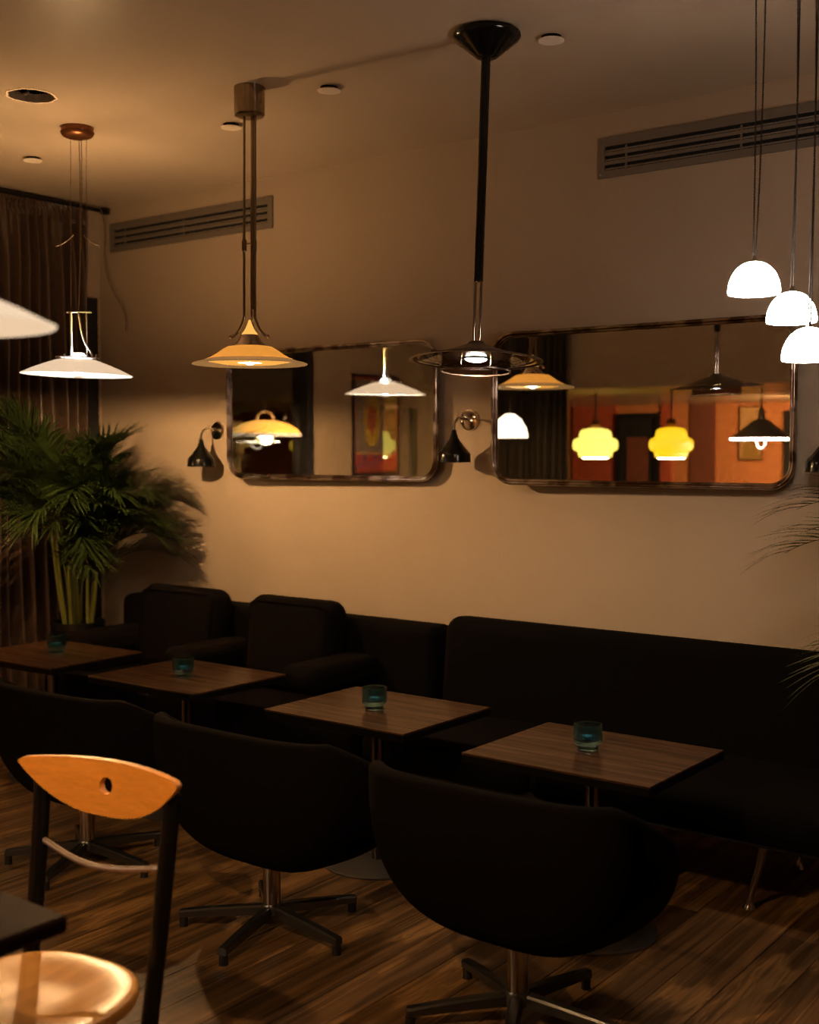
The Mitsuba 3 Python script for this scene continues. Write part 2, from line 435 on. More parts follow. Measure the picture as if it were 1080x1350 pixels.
put(t + '__tip', lathe([(0.0, 0.184), (0.004, 0.182), (0.010, 0.164), (0.020, 0.142), (0.036, 0.120), (0.0, 0.120)], 40, (bx, by, bz)), 'opal_amber', 35, **glow(np.array([0.86, 0.47, 0.10])))
bulb(t, (bx, by, bz + 0.022), 0.028, LAMP['amber_flare'])
put(t + '__canopy', lathe([(0, -0.122), (0.050, -0.122), (0.062, -0.116), (0.064, -0.108), (0.064, 0.0), (0, 0.0)], 48, (-3.590, -1.240, CEIL)), 'brushed_brass', 35)
cen = np.array([bx, by, 0.0])
fd = np.array([FWD[0], FWD[1], 0.0])
for off, rr in ((-RIGHT * 0.022, 0.0052), (RIGHT * 0.024 - fd * 0.01, 0.0058), (RIGHT * 0.006 + fd * 0.022, 0.0045)):
    q = cen + off
    top = np.array([-3.590, -1.240, 0]) + off
    out = off / np.linalg.norm(off)
    path = [top + [0, 0, CEIL - 0.12]] + [top + (q - top) * f + [0, 0, CEIL - 0.12 + f * (bz + 0.30 - CEIL + 0.12)] for f in (0.2, 0.4, 0.6, 0.8)] + [q + [0, 0, bz + 0.30], q + [0, 0, bz + 0.20], q + out * 0.010 + [0, 0, bz + 0.165], q + out * 0.030 + [0, 0, bz + 0.13], q + out * 0.055 + [0, 0, bz + 0.112]]
    put(t + '__rod', tube(spline(path, 90, True), rr, 10), 'brushed_brass', True)
    put(t + '__knob', trimesh.creation.icosphere(2, 0.009).apply_translation(q + out * 0.058 + [0, 0, bz + 0.112]), 'chrome', True)
put(t + '__lift_tube', rod((-3.588 + RIGHT[0] * 0.014, -1.242 + RIGHT[1] * 0.014, CEIL - 0.12), (bx + RIGHT[0] * 0.014, by + RIGHT[1] * 0.014, bz + 0.225), 0.008, 14), 'brushed_brass', 40)
for off in (-RIGHT * 0.020, RIGHT * 0.022):
    q = cen + off
    put(t + '__clamp', lathe([(0, 0.022), (0.010, 0.022), (0.010, -0.022), (0, -0.022)], 14, (q[0], q[1], 2.50)), 'brushed_brass', 30)
put(t + '__bridge', rod(cen - RIGHT * 0.020 + [0, 0, 2.508], cen + RIGHT * 0.022 + [0, 0, 2.508], 0.003), 'brushed_brass', 40)

# black disc lamp on a long black tube; it hangs slightly askew
t = thing('disc_lamp', 'dark disc pendant lamp with smoked glass rim on a long black tube, between mirrors', 'pendant lamp')
tilt = trimesh.transformations.rotation_matrix(math.radians(1.75), FWD * [1, 1, 0], (-2.437, -1.195, CEIL))
cx, cy, cz = -2.437, -1.195, 1.975
nod = trimesh.transformations.rotation_matrix(math.radians(-4.0), RIGHT, (-2.437, -1.195, 2.04))
def askew(m, nodding=False):
    m = m.copy()
    if nodding:
        m.apply_transform(nod)
    m.apply_transform(tilt)
    return m
put(t + '__canopy', lathe([(0, -0.098), (0.028, -0.098), (0.040, -0.092), (0.116, -0.030), (0.123, -0.020), (0.121, -0.010), (0.100, 0.0), (0, 0.0)], 56, (cx, cy, CEIL)), 'black_metal', 35)
put(t + '__tube', askew(rod((cx, cy, CEIL - 0.095), (cx, cy, 2.262), 0.0165, 20)), 'black_metal', 40)
for s in (-1, 1):
    q = np.array([cx, cy, 0]) + RIGHT * 0.0105 * s
    put(t + '__rod', askew(rod(q + [0, 0, 2.27], q + [0, 0, cz + 0.045], 0.0052, 12)), 'chrome', 40)
put(t + '__cap', askew(lathe([(0, 0.072), (0.026, 0.070), (0.034, 0.060), (0.080, 0.043), (0.132, 0.026), (0.134, 0.021), (0.128, 0.020), (0.0, 0.034)], 64, (cx, cy, cz)), True), 'smoke_metal', 35)
put(t + '__glass_drum', askew(lathe([(0.126, 0.022), (0.127, -0.036)], 64, (cx, cy, cz)), True), 'smoked_pane', True)
put(t + '__drum_ring', askew(lathe([(0.124, -0.036), (0.129, -0.036), (0.129, -0.042), (0.124, -0.042), (0.124, -0.036)], 64, (cx, cy, cz)), True), 'smoke_metal', 30)
put(t + '__glass_disc', askew(lathe([(0.130, 0.024), (0.180, 0.010), (0.236, 0.000)], 72, (cx, cy, cz)), True), 'smoked_pane', True)
for r0, w in ((0.182, 0.006), (0.210, 0.006), (0.232, 0.013)):
    zz = 0.024 - (r0 - 0.13) * 0.226
    put(t + '__rim_ring', askew(lathe([(r0, zz + 0.003), (r0 + w, zz + 0.001), (r0 + w + 0.001, zz - 0.002), (r0, zz - 0.003), (r0, zz + 0.003)], 72, (cx, cy, cz)), True), 'smoke_metal', 35)
put(t + '__underside', askew(lathe([(0.044, 0.010), (0.126, 0.016), (0.126, 0.018), (0.044, 0.012), (0.044, 0.010)], 64, (cx, cy, cz)), True), 'smoke_metal', 30)
put(t + '__bulb', askew(lathe([(0.0, -0.007), (0.022, -0.005), (0.036, 0.0), (0.041, 0.006)], 40, (cx, cy, cz)), True), 'white_plastic', True, **glow(np.array([1.0, 0.72, 0.45]) * LAMP['black_disc'] / (PI * 0.0016), 1.5))
for s in (-1, 1):
    q = np.array([cx, cy, cz]) + RIGHT * 0.056 * s
    put(t + '__pin', askew(rod(q + [0, 0, 0.016], q + [0, 0, -0.016], 0.004), True), 'chrome', 40)

# opal domes on twin wires
domes = [(-1.338, -1.430, 2.112, 0.0755, 'highest opal glass dome lamp of the cluster at right, above the right mirror'),
         (-1.300, -1.222, 2.044, 0.0755, 'middle opal glass dome lamp of the cluster at right, over the mirror corner'),
         (-1.206, -1.335, 1.918, 0.078, 'lowest opal glass dome lamp of the cluster, cut off by the right edge')]
for (x, y, z, r, lab) in domes:
    t = thing('dome_lamp', lab, 'pendant lamp', 'opal dome lamps on twin wires at right')
    pr = [(r * math.cos(a) ** 0.9, r * 1.18 * math.sin(a)) for a in np.linspace(0, PI / 2, 14)]
    prof = [(0.0, -0.006), (r * 0.86, -0.008), (r * 0.97, -0.006)] + pr
    prof[-1] = (0.0, prof[-1][1])
    put(t + '__shade', lathe(prof, 56, (x, y, z)), 'opal', 50, **glow(np.array([1.0, 0.80, 0.64]) * LAMP['dome'] / (PI * r * r), 0.4))
    top = z + r * 1.18
    put(t + '__cap', lathe([(0, 0.018), (0.004, 0.018), (0.007, 0.010), (0.012, 0.0), (0, 0.0)], 20, (x, y, top - 0.002)), 'chrome', 30)
    for s in (-1, 1):
        b = np.array([x, y, top + 0.012]) + RIGHT * 0.004 * s
        e = np.array([x, y, CEIL - 0.032]) + RIGHT * (0.006 + 0.016 * s) + RIGHT * (0.0 if z > 2.05 else -0.02 * s)
        put(t + '__wire', tube(spline([b, b * 0.6 + e * 0.4 + RIGHT * 0.004, e], 14), 0.0022, 6), 'cord_dark', True)
put(single('lamp_canopy', 'round dark ceiling rose above the cluster of opal dome lamps', 'ceiling rose', lathe([(0, -0.03), (0.23, -0.028), (0.24, -0.02), (0.24, 0.0), (0, 0.0)], 40, (-1.28, -1.32, CEIL)), 'black_metal', 35) + '__screw', lathe([(0, -0.036), (0.006, -0.034), (0.006, -0.029), (0, -0.029)], 12, (-1.28, -1.32, CEIL)), 'chrome')

# lamps behind the camera or off the frame, seen in the mirrors
t = thing('bowl_lamp', 'amber glass bowl pendant lamp with white bands and loop handles, reflected in the left mirror', 'pendant lamp')
x, y, z = -5.80, -1.47, 1.745
put(t + '__shade', lathe([(0, 0.115), (0.08, 0.112), (0.16, 0.092), (0.225, 0.055), (0.25, 0.022), (0.246, 0.022), (0.220, 0.05), (0.155, 0.086), (0.08, 0.106), (0, 0.109), ], 64, (x, y, z)), 'opal_amber', 40, **glow(np.array([0.85, 0.47, 0.10]) * 0.8))
put(t + '__band', lathe([(0.25, 0.022), (0.258, 0.008), (0.252, 0.0), (0.246, 0.004), (0.246, 0.022), (0.25, 0.022)], 64, (x, y, z)), 'opal', 40, **glow(np.array([0.9, 0.68, 0.45]) * 0.5))
bulb(t, (x, y, z + 0.012), 0.045, LAMP['amber_bowl'])
for a in (0.0, PI / 2):
    dv = np.array([math.cos(a), math.sin(a), 0])
    c = np.array([x, y, z])
    put(t + '__loop', tube(spline([c - dv * 0.075 + [0, 0, 0.005], c - dv * 0.075 + [0, 0, -0.03], c - dv * 0.05 + [0, 0, -0.055], c + [0, 0, -0.06], c + dv * 0.05 + [0, 0, -0.055], c + dv * 0.075 + [0, 0, -0.03], c + dv * 0.075 + [0, 0, 0.005]], 28), 0.007, 8), 'cord_pale', True)
    put(t + '__top_loop', tube(spline([c - dv * 0.075 + [0, 0, 0.11], c - dv * 0.07 + [0, 0, 0.15], c - dv * 0.03 + [0, 0, 0.17], c + dv * 0.03 + [0, 0, 0.17], c + dv * 0.07 + [0, 0, 0.15], c + dv * 0.075 + [0, 0, 0.11]], 24), 0.007, 8), 'cord_pale', True)
put(t + '__cord', rod((x, y, z + 0.16), (x, y, CEIL), 0.004), 'cord_dark', 40)
put(t + '__canopy', lathe([(0, -0.06), (0.02, -0.06), (0.05, -0.02), (0.05, 0), (0, 0)], 32, (x, y, CEIL)), 'black_metal', 35)

yel = [(-4.98, -4.95, 'pale yellow glass lantern lamp, brightest of the two lanterns in the right mirror', np.array([1.35, 1.12, 0.20]) * 1.15),
       (-4.26, -4.95, 'deep yellow glass lantern lamp right of the brightest lantern in the right mirror', np.array([1.25, 0.70, 0.0]))]
for (x, y, lab, rad) in yel:
    t = thing('lantern_lamp', lab, 'pendant lamp', 'yellow lantern lamps in the back room')
    z = 1.585
    prof = [(r_ * (1.0 if x < -4.6 else 0.93), z_) for r_, z_ in ((0, 0.0), (0.140, 0.0), (0.150, 0.010), (0.154, 0.045), (0.170, 0.056), (0.192, 0.066), (0.202, 0.088), (0.203, 0.120), (0.198, 0.146), (0.182, 0.164), (0.156, 0.172), (0.145, 0.184), (0.144, 0.208), (0.136, 0.232), (0.110, 0.250), (0.06, 0.260), (0.03, 0.262), (0, 0.262))]
    put(t + '__shade', lathe(prof, 64, (x, y, z)), 'opal', 40, **glow(rad))
    put(t + '__bottom', lathe([(0, -0.012), (0.11, -0.012), (0.120, 0.0), (0, 0.0)], 48, (x, y, z)), 'opal', 30, **glow(np.array([1.0, 0.75, 0.30]) * LAMP['yellow'] / (PI * 0.11 ** 2), 0.15))
    put(t + '__cap', lathe([(0, 0.34), (0.035, 0.33), (0.045, 0.29), (0.03, 0.262), (0, 0.262)], 32, (x, y, z)), 'copper', 35)
    put(t + '__cord', rod((x, y, z + 0.33), (x, y, LOW), 0.008), 'cord_dark', 40)

t = thing('cone_lamp', 'grey metal cone pendant lamp with lit white rim, rightmost in the right mirror', 'pendant lamp')
x, y, z = -3.50, -5.02, 1.735
put(t + '__shade', lathe([(0.03, 0.175), (0.06, 0.165), (0.25, 0.012), (0.245, 0.008), (0.06, 0.158), (0.03, 0.168), (0.03, 0.175)], 64, (x, y, z)), 'grey_enamel', 35)
put(t + '__diffuser', lathe([(0, -0.004), (0.245, -0.002), (0.252, 0.006), (0.25, 0.014), (0.24, 0.010), (0, 0.008)], 64, (x, y, z)), 'opal', 35, **glow(np.array([1.0, 0.86, 0.66]) * LAMP['grey_cone'] / (PI * 0.0625), 0.8))
c = np.array([x, y, z])
put(t + '__ring', tube(spline([c - RIGHT * 0.065, c - RIGHT * 0.058 + [0, 0, -0.035], c - RIGHT * 0.03 + [0, 0, -0.065], c + [0, 0, -0.073], c + RIGHT * 0.03 + [0, 0, -0.065], c + RIGHT * 0.058 + [0, 0, -0.035], c + RIGHT * 0.065], 26), 0.008, 8), 'opal', True, **glow(np.array([1.0, 0.86, 0.66]) * 1.2))
put(t + '__neck', lathe([(0, 0.26), (0.02, 0.26), (0.03, 0.24), (0.03, 0.168), (0, 0.168)], 24, (x, y, z)), 'chrome', 35)
put(t + '__cord', rod((x, y, z + 0.255), (x, y, LOW), 0.006), 'cord_dark', 40)

t = thing('bell_lamp', 'white glass bell pendant lamp half cut off by the left end of the right mirror', 'pendant lamp')
x, y, z = -4.47, -2.55, 1.735
put(t + '__shade', lathe([(0, 0.0), (0.125, 0.0), (0.13, 0.01), (0.118, 0.07), (0.08, 0.135), (0.035, 0.17), (0, 0.175)], 48, (x, y, z)), 'opal', 40, **glow(np.array([1.0, 0.84, 0.62]) * 2.5))
put(t + '__cord', rod((x, y, z + 0.17), (x, y, CEIL), 0.004), 'cord_dark', 40)
put(t + '__canopy', lathe([(0, -0.05), (0.02, -0.05), (0.05, -0.02), (0.05, 0), (0, 0)], 32, (x, y, CEIL)), 'black_metal', 35)

for x, lab in ((-3.25, 'black ceiling spotlight aimed at the red back wall, left one'), (-2.55, 'black ceiling spotlight aimed at the red back wall, right one')):
    t = thing('spotlight', lab, 'spotlight', 'spotlights in the back room')
    o = np.array([x, -6.5, LOW - 0.11])
    d = np.array([-5.9, -8.2, 1.25]) - o
    d /= np.linalg.norm(d)
    can = lathe([(0, 0), (0.045, 0), (0.048, 0.008), (0.048, 0.11), (0.042, 0.11), (0.040, 0.085), (0, 0.085)], 32)
    lens = lathe([(0.039, 0.090), (0.0, 0.092)], 32)
    M = trimesh.geometry.align_vectors([0, 0, 1], d)
    M[:3, 3] = o
    put(t + '__can', can.apply_transform(M), 'black_metal', 35)
    put(t + '__lens', lens.apply_transform(M), 'opal', False, **glow(WARM * LAMP['back_room'] / (PI * 0.039 ** 2), 1.0))
    put(t + '__stem', rod(o, (x, -6.5, LOW), 0.008), 'black_metal')

# ------------------------------------------------------------------ mirrors
def rounded(w, h, r, n=10):
    return sg.box(-w / 2 + r, -h / 2 + r, w / 2 - r, h / 2 - r).buffer(r, quad_segs=n)


def mirror(label, x0, x1, z0, z1, yaw):
    t = thing('wall_mirror', label, 'mirror', 'rounded wall mirrors')
    cx, cz, w, h = (x0 + x1) / 2, (z0 + z1) / 2, x1 - x0, z1 - z0
    R = T().translate([cx, -0.064, cz]).rotate([0, 0, 1], yaw).rotate([1, 0, 0], 90)   # local x right, y up, z towards the room
    pane = extrude(rounded(w - 0.04, h - 0.04, 0.09), 0.004, 0.004)
    put(t + '__glass', pane, 'mirror_glass', to_world=R)
    put(t + '__backing', extrude(rounded(w - 0.03, h - 0.03, 0.09), 0.018, -0.018), 'black_plastic', to_world=R)
    for (gw, rr, zz) in ((0.012, 0.0095, 0.012), (0.032, 0.0065, 0.010)):
        c = np.array(rounded(w - gw * 1.2, h - gw * 1.2, 0.105 - gw / 2, 12).exterior.coords)[:-1]
        # densify, close
        ls = sg.LinearRing(c)
        L = ls.length
        pts = np.array([ls.interpolate(s).coords[0] for s in np.linspace(0, L, 260, endpoint=False)])
        P = np.c_[pts, np.full(len(pts), zz)]
        tn = np.roll(P, -1, 0) - np.roll(P, 1, 0)
        tn /= np.linalg.norm(tn, axis=1, keepdims=True)
        nn = np.cross(tn, [0, 0, 1.0])
        a = np.arange(12) * 2 * PI / 12
        V = P[:, None] + rr * (np.cos(a)[None, :, None] * nn[:, None] + np.sin(a)[None, :, None] * np.array([0, 0, 1.0]) * 1.5)
        V = np.concatenate([V, V[:1]], 0)
        put(t + '__frame_tube', grid(V, True), 'old_chrome', True, to_world=R)
    return t


mirror('left wall mirror, rounded chrome frame, behind the amber flared lamp', -4.911, -3.484, 1.493, 2.200, 2.0)
mirror('right wall mirror, rounded worn chrome frame, above the long sofa', -3.135, -1.690, 1.488, 2.200, 1.2)

# ------------------------------------------------------------------ wall sconces
def sconce(label, x, z):
    t = thing('wall_sconce', label, 'wall lamp', 'unlit black bell wall sconces')
    def facing(m):          # profile axis z turned towards the room (-y)
        m = m.copy()
        m.apply_transform(trimesh.transformations.rotation_matrix(PI / 2, (1, 0, 0)))
        m.apply_translation((x, 0, z))
        return m
    put(t + '__wall_plate', facing(lathe([(0, 0.017), (0.020, 0.0165), (0.042, 0.014), (0.051, 0.010), (0.053, 0.0), (0, 0.0)], 48)), 'bright_chrome', 35)
    sx, sy = x, -0.135
    put(t + '__arm', tube(spline([(x, -0.012, z), (x, -0.06, z + 0.010), (x, -0.11, z + 0.004), (x, -0.133, z - 0.022), (x, -0.135, z - 0.055)], 24), 0.0065, 12), 'bright_chrome', True)
    put(t + '__screw', facing(lathe([(0, 0.020), (0.005, 0.018), (0.006, 0.014), (0, 0.014)], 12)), 'chrome')
    prof = [(0, 0.158), (0.010, 0.156), (0.014, 0.135), (0.024, 0.110), (0.050, 0.075), (0.072, 0.052), (0.079, 0.038), (0.080, 0.0), (0.077, 0.0), (0.075, 0.036), (0.068, 0.05), (0.022, 0.10), (0, 0.104)]
    put(t + '__shade', lathe(prof, 48, (sx, sy, z - 0.206)), 'black_metal', 35)
    put(t + '__socket', lathe([(0, 0.098), (0.018, 0.095), (0.02, 0.03), (0.012, 0.012), (0, 0.008)], 20, (sx, sy, z - 0.206)), 'white_plastic', 35)


sconce('black bell wall sconce left of the left mirror, near the palm', -5.093, 1.762)
sconce('black bell wall sconce between the two mirrors', -3.325, 1.797)
sconce('black bell wall sconce right of the right mirror, cut off by the frame edge', -1.540, 1.770)

# ------------------------------------------------------------------ air vents
def vent(label, x0, x1, z0, z1):
    t = thing('air_vent', label, 'air vent')
    b = 0.022
    bars = [box(x0, x1, -0.012, 0.0, z0, z0 + b + 0.009), box(x0, x1, -0.012, 0.0, z1 - b - 0.018, z1), box(x0, x0 + 0.035, -0.012, 0.0, z0 + b, z1 - b), box(x1 - 0.035, x1, -0.012, 0.0, z0 + b, z1 - b)]
    put(t + '__frame', join(*bars), 'vent_grey')
    put(t + '__duct', box(x0 + 0.03, x1 - 0.03, -0.003, -0.001, z0 + b, z1 - b), 'void')
    a, c = z0 + b + 0.012, z1 - b - 0.022
    pitch = (c - a) / 5.0
    for k in range(2):          # two flat slats leave three slots
        zc = a + pitch * (1.5 + 2 * k)
        put(t + '__slat', box(x0 + 0.034, x1 - 0.034, -0.0105, -0.004, zc - pitch * 0.36, zc + pitch * 0.36), 'vent_grey')
    for k in range(3):          # a thin blade stands back in each slot
        s_ = box(x0 + 0.034, x1 - 0.034, -0.0065, -0.0040, -0.0035, 0.0035)
        s_.apply_transform(trimesh.transformations.rotation_matrix(0.5, (1, 0, 0), (0, -0.005, 0)))
        put(t + '__blade', moved(s_, 0, 0, a + pitch * (0.25 + 2 * k)), 'vent_grey')
    for xx in (x0 + (x1 - x0) * 0.10, x0 + (x1 - x0) * 0.48):
        put(t + '__mullion', box(xx - 0.005, xx + 0.005, -0.0055, -0.002, a, c), 'vent_grey')
    for zz in (z0 + 0.016, z1 - 0.016):
        put(t + '__screw', moved(trimesh.creation.icosphere(1, 0.005), x0 + 0.016, -0.012, zz), 'chrome')


vent('grey slotted air vent high on the left wall, behind the amber lamp rods', -6.035, -4.643, 2.876, 3.050)
vent('grey slotted air vent high on the wall at right, above the right mirror', -2.628, -1.236, 2.866, 3.044)

# ------------------------------------------------------------------ ceiling discs
for (x, y, lab) in ((-2.279, -1.010, 'round white ceiling disc right of the black cone ceiling rose'), (-3.326, -1.040, 'round white ceiling disc between the drum rose and the cone rose'),
                    (-4.060, -0.887, 'round white ceiling disc just left of the drum ceiling rose'), (-5.332, -1.063, 'round white ceiling disc leftmost, by the curtain rail')):
    t = thing('ceiling_disc', lab, 'ceiling fixture', 'white discs on the ceiling')
    put(t + '__cover', lathe([(0, -0.020), (0.040, -0.0195), (0.0475, -0.017), (0.0485, -0.014), (0.046, -0.0125), (0, -0.0125)], 40, (x, y, CEIL)), 'white_plastic', 35)
    put(t + '__neck', lathe([(0, -0.013), (0.034, -0.013), (0.036, 0.0), (0, 0.0)], 32, (x, y, CEIL)), 'void', 35)

# ------------------------------------------------------------------ curtain by the window, its rail and a loose cable
def drape(y0, y1, x, z0, z1, folds, amp, seed, nz=26, per=14):
    """A pleated hanging cloth in the plane x = const, with thickness."""
    rng = np.random.default_rng(seed)
    n = folds * per
    u = np.linspace(0, 1, n)
    ph = np.cumsum(0.75 + 0.5 * rng.random(n))
    ph = ph / ph[-1] * folds * 2 * PI
    am = amp * (0.6 + 0.8 * np.interp(u, np.linspace(0, 1, folds + 1), rng.random(folds + 1)))
    rows = []
    for z in np.linspace(z1, z0, nz):
        k = (z1 - z) / (z1 - z0)
        g = min(1, k / 0.10)
        wave = np.sin(ph + 0.5 * np.sin(k * 5 + u * 9)) * am * (0.25 + 0.75 * g) + 0.25 * am * np.sin(2.3 * ph + k * 2) * (1 - 0.5 * g)
        y = y0 + (y1 - y0) * u + 0.012 * np.sin(k * 6 + u * 14)
        rows.append(np.c_[x + wave, y, np.full(n, z)])
    P = np.array(rows)
    Q = P - np.array([0.004, 0, 0])
    a, b = grid(P), grid(Q, flip=True)
    return join(a, b)


k = thing('curtain', 'tall brown pleated curtain at the left, hanging from a black rail behind the palm', 'curtain')
put(k, drape(-1.34, -0.20, LEFT + 0.125, 0.02, 3.085, 15, 0.058, 3), 'curtain_cloth', True, fixed=True)
# gathered heading with its hooks
put(k + '__heading', drape(-1.34, -0.20, LEFT + 0.127, 3.015, 3.112, 40, 0.010, 5, 5, 8), 'curtain_cloth', True)
t = thing('curtain_rail', 'black curtain rail under the ceiling at the left corner', 'curtain rail')
put(t + '__bar', rod((LEFT + 0.115, -1.5, 3.125), (LEFT + 0.115, -0.05, 3.125), 0.013, 16), 'black_metal', 40)
put(t + '__end_cap', lathe([(0, 0.05), (0.018, 0.048), (0.022, 0.03), (0.022, 0.0), (0.013, -0.004), (0, -0.004)], 20).apply_transform(trimesh.transformations.rotation_matrix(-PI / 2, (1, 0, 0))).apply_translation((LEFT + 0.115, -0.07, 3.125)), 'black_metal', 35)
for y in (-0.16, -1.3):
    put(t + '__bracket', box(LEFT, LEFT + 0.13, y - 0.008, y + 0.008, 3.118, 3.134), 'black_metal')
single('hanging_cable', 'thin loose beige cable dangling from the curtain rail end', 'cable', tube(spline([(LEFT + 0.13, -0.09, 3.13), (LEFT + 0.16, -0.085, 2.98), (LEFT + 0.15, -0.08, 2.80), (LEFT + 0.22, -0.07, 2.62), (LEFT + 0.30, -0.06, 2.50), (LEFT + 0.31, -0.055, 2.38)], 30), 0.0035, 6), 'cord_brown', True)

# ------------------------------------------------------------------ sofas
t = thing('sofa', 'low black two-seat sofa with padded armrests, in the left corner beside the palm', 'sofa')
S0, S1 = -5.62, -3.335
put(t + '__back', moved(rbox(S1 - S0, 0.20, 0.52, 0.05), (S0 + S1) / 2, -0.20, 0.545), 'sofa_fabric', 50)
for a, b in ((S0, -4.485), (-4.480, S1)):
    put(t + '__seat', moved(rbox(b - a, 0.74, 0.17, 0.05), (a + b) / 2, -0.49, 0.345), 'sofa_fabric', 50)
put(t + '__plinth', box(S0 + 0.05, S1 - 0.05, -0.80, -0.14, 0.16, 0.275), 'black_plastic')
for xa in (-5.42, -4.58, -3.755):
    put(t + '__armrest', moved(rbox(0.23, 0.52, 0.135, 0.055), xa, -0.545, 0.580), 'sofa_fabric', 50)
    put(t + '__arm_support', box(xa - 0.03, xa + 0.03, -0.70, -0.33, 0.40, 0.54), 'black_plastic')
leg_profile = [((0, 0, 0.28), 0.020), ((-0.012, 0, 0.22), 0.0175), ((-0.034, 0, 0.13), 0.0135), ((-0.055, 0, 0.05), 0.0120), ((-0.060, 0, 0.018), 0.0150), ((-0.062, 0, 0.0), 0.026)]
lp = spline([p for p, _ in leg_profile], 24)
lr = np.interp(np.linspace(0, 1, 24), [0, .21, .54, .82, .94, 1], [r for _, r in leg_profile])
leg_mesh = tube(lp, lr, 16)
for (x, y) in ((S0 + 0.20, -0.76), (S1 - 0.15, -0.76), (S0 + 0.20, -0.22), (S1 - 0.15, -0.22)):
    put(t + '__leg', moved(leg_mesh, x + 0.06, y), 'chrome', 50)
for (xa, xb, lab) in ((-5.285, -4.660, 'left of the two thick black back cushions on the two-seat sofa'), (-4.435, -3.845, 'right of the two thick black back cushions on the two-seat sofa')):
    m = rbox(xb - xa, 0.17, 0.475, 0.075, 24)
    m.apply_transform(trimesh.transformations.rotation_matrix(math.radians(-7), (1, 0, 0)))
    c = single('sofa_cushion', lab, 'cushion', moved(m, (xa + xb) / 2, -0.385, 0.662), 'sofa_fabric', 50, 'back cushions on the two-seat sofa')
    # welt along the edge of the front panel
    w = np.array(rounded(xb - xa - 0.06, 0.41, 0.05, 8).exterior.coords)
    W = np.c_[w[:, 0], np.full(len(w), -0.084), w[:, 1]]
    wm = tube(W, 0.004, 6, cap=False)
    wm.apply_transform(trimesh.transformations.rotation_matrix(math.radians(-7), (1, 0, 0)))
    put(c + '__welt', moved(wm, (xa + xb) / 2, -0.385, 0.662), 'sofa_fabric', True)

t = thing('sofa', 'long armless black fabric sofa with a high rounded back on chrome legs, at right', 'sofa')
R0, R1 = -3.285, -1.12
m = rbox(R1 - R0, 0.20, 0.585, 0.075, 24)
m.apply_transform(trimesh.transformations.rotation_matrix(math.radians(-6), (1, 0, 0)))
put(t + '__back', moved(m, (R0 + R1) / 2, -0.225, 0.5725), 'sofa_fabric', 50)
for a, b in ((R0, -2.442), (-2.438, R1)):
    put(t + '__seat', moved(rbox(b - a, 0.74, 0.155, 0.06, 24), (a + b) / 2, -0.55, 0.36), 'sofa_fabric', 50)
put(t + '__frame', box(R0 + 0.08, R1 - 0.08, -0.84, -0.15, 0.262, 0.295), 'black_plastic')
for x in (-3.10, -1.53):
    for y in (-0.742, -0.224):
        put(t + '__leg', moved(leg_mesh, x, y), 'chrome', 50)

# ------------------------------------------------------------------ tables and glasses by the sofa
def cafe_table(label, cx, cy, rz=0.0, w=0.70, d=0.575, h=0.62):
    t = thing('cafe_table', label, 'table', 'dark square cafe tables along the sofa')
    put(t + '__tabletop', moved(bevelled(w, d, 0.008, 0.0014), cx, cy, h - 0.004, rz), 'table_wood')
    put(t + '__edge_band', moved(bevelled(w - 0.001, d - 0.001, 0.026, 0.002), cx, cy, h - 0.021, rz), 'black_edge')
    put(t + '__mount', moved(box(-0.15, 0.15, -0.15, 0.15, 0, 0.008), cx, cy, h - 0.042, rz), 'black_metal')
    put(t + '__pole', lathe([(0, 0.012), (0.026, 0.012), (0.026, h - 0.042), (0, h - 0.042)], 28, (cx, cy, 0)), 'pole_steel', 35)
    put(t + '__base', lathe([(0, 0.014), (0.03, 0.013), (0.215, 0.009), (0.224, 0.006), (0.225, 0.0), (0, 0.0)], 64, (cx, cy, 0)), 'base_steel', 35)


cafe_table('dark wood cafe table nearest the curtain, at far left', -5.105, -1.155, 0.04)
cafe_table('dark wood cafe table in front of the two-seat sofa, second from the curtain', -4.110, -1.145)
cafe_table('dark wood cafe table behind the middle swivel chair, third from the curtain', -2.970, -1.165)
cafe_table('dark wood cafe table behind the nearest swivel chair, in front of the long sofa', -1.952, -1.252)


def ribbed(profile, ribs, depth):
    """A lathe whose wall ripples around its girth; depth per profile point."""
    n = ribs * 6
    a = np.arange(n) * 2 * PI / n
    rows = []
    for (r, z), dd in zip(profile, depth):
        rr = r + dd * np.cos(a * ribs)
        rows.append(np.c_[rr * np.cos(a), rr * np.sin(a), np.full(n, z)])
    P = np.array(rows)
    m = grid(P, True)
    n0 = len(m.vertices)
    # close on the axis at both ends
    v = np.vstack([m.vertices, [0, 0, profile[0][1]], [0, 0, profile[-1][1]]])
    r = np.arange(n)
    b = (len(profile) - 1) * n
    f = np.vstack([m.faces, np.stack([(r + 1) % n, r, r * 0 + n0], 1), np.stack([b + r, b + (r + 1) % n, r * 0 + n0 + 1], 1)])
    out = trimesh.Trimesh(v, f, process=False)
    if out.volume < 0:
        out.invert()
    return out


